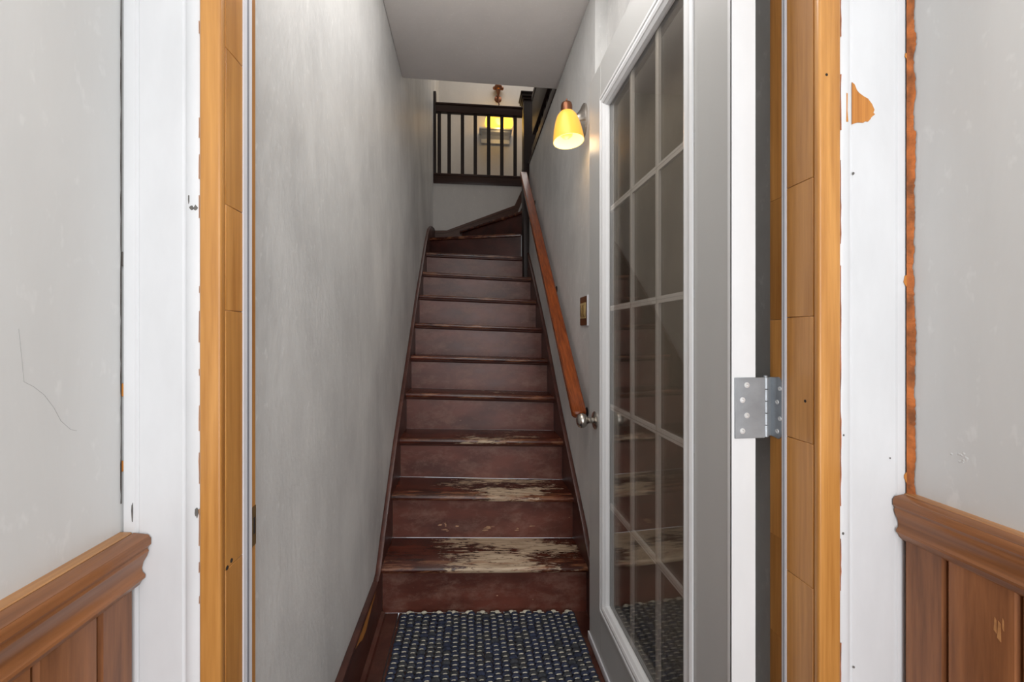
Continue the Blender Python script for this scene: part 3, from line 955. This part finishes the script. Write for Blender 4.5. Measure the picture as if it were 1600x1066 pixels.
# ------------------------------------------------------------------ light switch
sw = thing('light_switch', (RW, 1.80, 1.223), 'brown framed light switch plate on the grey stair wall', 'switch')
MB().box(RW - 0.006, RW - 0.0002, 1.742, 1.856, 1.161, 1.286).build('plate', 'switch_brown', sw, bevel=0.002)
MB().box(RW - 0.0085, RW - 0.0058, 1.760, 1.846, 1.190, 1.258).build('insert', 'switch_gold', sw, bevel=0.001)
for v in (1.775, 1.812):
    MB().box(RW - 0.0125, RW - 0.0083, v, v + 0.016, 1.200, 1.248).build('rocker', 'brass', sw, bevel=0.001)
MB().box(RW - 0.0075, RW - 0.0003, 1.737, 1.7415, 1.159, 1.288).build('edge_strip', 'strip_white', sw)

# ------------------------------------------------------------------ glazed door, open against the wall
DU0, DU1 = 0.458, 0.502
DV0, DV1 = 0.693, 1.552
DZ0, DZ1 = -0.018, 2.060
GV0, GV1 = 0.815, 1.418         # outer edge of glazing moulding
GZ0, GZ1 = 0.165, 1.935
dr = thing('door_1', (0.48, DV0, 0), 'open grey door with white moulded glazing of fifteen panes', None, None, 'structure')
for a, b in ((DV0, GV0), (GV1, DV1)):
    MB().box(DU0, DU1, a, b, DZ0, DZ1).build('stile', 'door_grey', dr, bevel=0.0015, seg=1)
MB().box(DU0 + 0.0002, DU1 - 0.0002, GV0, GV1, DZ0, GZ0).build('bottom_rail', 'door_grey', dr)
MB().box(DU0 + 0.0002, DU1 - 0.0002, GV0, GV1, GZ1, DZ1).build('top_rail', 'door_grey', dr)
# white hinge edge of the door, with a slightly proud bead at the corner
MB().box(DU0 - 0.0012, DU1 + 0.0005, DV0 - 0.0016, DV0 - 0.0001, DZ0, DZ1).box(DU0 - 0.0012, DU0 - 0.0001, DV0 - 0.0016, DV0 + 0.008, DZ0, DZ1).build('hinge_edge', 'door_white', dr)
# sweep along the bottom
MB().box(DU0 - 0.006, DU0 - 0.0003, DV0 + 0.01, DV1 + 0.002, DZ0 - 0.006, DZ0 + 0.022).build('door_sweep', 'strip_white', dr, bevel=0.001)
# mitred moulding frame on both faces: profile (inward offset, height above face)
for side, face in ((-1, DU0), (1, DU1)):
    prof = [(0.0, 0.0), (0.0, 0.004), (0.006, 0.0065), (0.012, 0.006), (0.014, 0.0035), (0.018, 0.0045), (0.027, 0.0065), (0.034, 0.004), (0.036, 0.0015), (0.044, -0.004), (0.047, -0.012), (0.047, -0.017)]
    if side > 0:
        prof = [(0.0, 0.0), (0.0, 0.003), (0.040, 0.003), (0.047, -0.005), (0.047, -0.016)]
    cor = [(GV0, GZ0, 1, 1), (GV1, GZ0, -1, 1), (GV1, GZ1, -1, -1), (GV0, GZ1, 1, -1)]
    for k in range(4):
        a, b = cor[k], cor[(k + 1) % 4]
        la = [(face + side * h, a[0] + a[2] * o_, a[1] + a[3] * o_) for o_, h in prof]
        lb = [(face + side * h, b[0] + b[2] * o_, b[1] + b[3] * o_) for o_, h in prof]
        MB().prism(la, lb).build('moulding', 'door_white', dr, smooth=False)
# muntin bars between the glass sheets
mv = [1.191, 1.022]
mz = [1.540, 1.2075, 0.877, 0.544]
i0, i1, k0, k1 = GV0 + 0.047, GV1 - 0.047, GZ0 + 0.047, GZ1 - 0.047
for v in mv:
    MB().box(0.4765, 0.4835, v - 0.0085, v + 0.0085, k0 - 0.01, k1 + 0.01).build('muntin', 'door_white', dr)
bars = [i0 - 0.01, mv[1] - 0.0086, mv[1] + 0.0086, mv[0] - 0.0086, mv[0] + 0.0086, i1 + 0.01]
for z in mz:
    for a, b in ((bars[0], bars[1]), (bars[2], bars[3]), (bars[4], bars[5])):
        MB().box(0.4765, 0.4835, a, b, z - 0.0085, z + 0.0085).build('muntin', 'door_white', dr)
vsx = [i0 - 0.008, mv[1], mv[0], i1 + 0.008]
zsx = [k0 - 0.008] + mz[::-1] + [k1 + 0.008]
for a, b in zip(vsx[:-1], vsx[1:]):
    for c0, c1 in zip(zsx[:-1], zsx[1:]):
        MB().box(0.4735, 0.4762, a, b, c0, c1).build('glass_pane', 'pane', dr)
# second sheet of the sealed unit, in one piece
MB().box(0.4838, 0.4864, vsx[0], vsx[-1], zsx[0], zsx[-1]).build('glass_sheet', 'pane', dr)
# knob with rosette
kz, kv = 0.812, 1.478
kb = MB().lathe([(0.011, 0.006), (0.0105, 0.022), (0.013, 0.030), (0.021, 0.036), (0.0262, 0.045), (0.0265, 0.054), (0.022, 0.063), (0.012, 0.068), (0.001, 0.069)], (DU0, kv, kz), (-1, 0, 0), 28).build('door_knob', 'nickel', dr, smooth=True)
kb['label'] = 'round brushed nickel door knob'
MB().lathe([(0.032, 0.0), (0.032, 0.003), (0.028, 0.006), (0.014, 0.009), (0.011, 0.010)], (DU0 - 0.0003, kv, kz), (-1, 0, 0), 28).build('rosette', 'nickel', kb, smooth=True)
# hinge: leaf on the door edge, knuckles, leaf on the jamb with rounded corners
HZ0, HZ1 = 0.939, 1.045
hg = MB().box(0.463, 0.519, 0.6890, 0.6912, HZ0, HZ1).build('hinge', 'steel', dr, bevel=0.0005, seg=1)
hg['label'] = 'bare steel butt hinge'
for u, z in ((0.4845, 1.032), (0.4765, 1.006), (0.4845, 0.979), (0.4765, 0.952)):
    s_ = MB().lathe([(0.0050, 0), (0.0049, 0.0008), (0.0020, 0.0011), (0.0012, 0.0003)], (u, 0.6890, z), (0, -1, 0), 14).build('screw', 'screw', hg, smooth=True)
for k in range(5):
    a = HZ0 + (HZ1 - HZ0) * k / 5
    MB().lathe([(0.0050, 0.0004), (0.0056, 0.001), (0.0056, 0.0200), (0.0050, 0.0208)], (0.5245, 0.6965, a), (0, 0, 1), 16).build('knuckle', 'steel', hg, smooth=True)
MB().lathe([(0.0042, 0), (0.0042, 0.002), (0.003, 0.003)], (0.5245, 0.6965, HZ1), (0, 0, 1), 14).build('pin', 'steel', hg, smooth=True)
lf = [(0.702, HZ0 + 0.001), (0.690, HZ0), (0.683, HZ0 - 0.001), (0.678, HZ0 + 0.003), (0.6762, HZ0 + 0.010), (0.6762, HZ1 - 0.010), (0.678, HZ1 - 0.003), (0.683, HZ1 + 0.001), (0.690, HZ1), (0.702, HZ1 - 0.001)]
m = MB().prism([(JR - 0.0016, v, z) for v, z in lf], [(JR + 0.0003, v, z) for v, z in lf])
m.hexa([(0.527, 0.6985, HZ0 + 0.001), (JR - 0.0012, 0.701, HZ0 + 0.001), (JR - 0.0012, 0.7028, HZ0 + 0.001), (0.527, 0.7005, HZ0 + 0.001),
        (0.527, 0.6985, HZ1 - 0.001), (JR - 0.0012, 0.701, HZ1 - 0.001), (JR - 0.0012, 0.7028, HZ1 - 0.001), (0.527, 0.7005, HZ1 - 0.001)])
m.build('jamb_leaf', 'steel', hg)
for v, z in ((0.6795, 1.026), (0.6855, 1.002), (0.6795, 0.974), (0.6855, 0.951)):
    MB().lathe([(0.0040, 0), (0.0038, 0.0008), (0.0022, 0.0011), (0.0010, 0.0003)], (JR - 0.0016, v, z), (-1, 0, 0), 14).build('screw', 'screw', hg, smooth=True)

# ------------------------------------------------------------------ braided rug
random.seed(21)
rug = thing('braided_rug', (0.09, 1.25, 0.01), 'navy and charcoal braided rug with cream stitches on the floor before the steps', 'rug')
NCOL, PW, PL = 24, 0.0288, 0.0208
R0, RV0, RV1 = -0.244, 0.74, 1.690
st_m = MB()


def ell(mb, c, rx, ry, rz, mi, nu=8, nv=5):
    vs, fs = [], []
    for j in range(nv + 1):
        p = -pi / 2 + pi * j / nv
        for i in range(nu):
            a = 2 * pi * i / nu
            vs.append((c[0] + rx * cos(p) * cos(a), c[1] + ry * sin(p), c[2] + rz * cos(p) * sin(a)))
    for j in range(nv):
        for i in range(nu):
            fs.append((j * nu + i, j * nu + (i + 1) % nu, (j + 1) * nu + (i + 1) % nu, (j + 1) * nu + i))
    mb.add(vs, fs, mi)


for c in range(NCOL):
    u = R0 + PW * c + 0.010 * 0
    mb = MB()
    off = (c * 0.37 + random.random() * 0.3) % 1.0
    k = 0
    v = RV0 - off * PL
    while v < RV1:
        uu = u + 0.0012 * sin(v * 40 + c)
        zf = floor_z(uu)
        ell(mb, (uu, v, zf + 0.0095), PW * 0.55, PL * 0.60, 0.0095 + random.uniform(-0.0006, 0.0006), 0 if random.random() < 0.62 else 1)
        # cream stitch in the valley to the next bump
        if random.random() < 0.93:
            w = random.uniform(0.0078, 0.0098)
            ell(st_m, (uu + random.uniform(-0.0015, 0.0015), v + PL * 0.5, zf + 0.0152), w, 0.0018, 0.0026, 0, 6, 4)
        v += PL
        k += 1
    mb.build('braid', ['navy_yarn', 'charcoal_yarn'], rug, smooth=True)
# looped ends along the far edge
for c in range(12):
    u = R0 + PW * (2 * c + 0.6)
    ell(st_m, (u, RV1 + 0.006, floor_z(u) + 0.012), 0.012, 0.007, 0.007, 0, 8, 5)
o = st_m.build('stitches', 'cream_yarn', rug, smooth=True)
o['kind'] = 'stuff'
o['label'] = 'cream stitches between the braids'
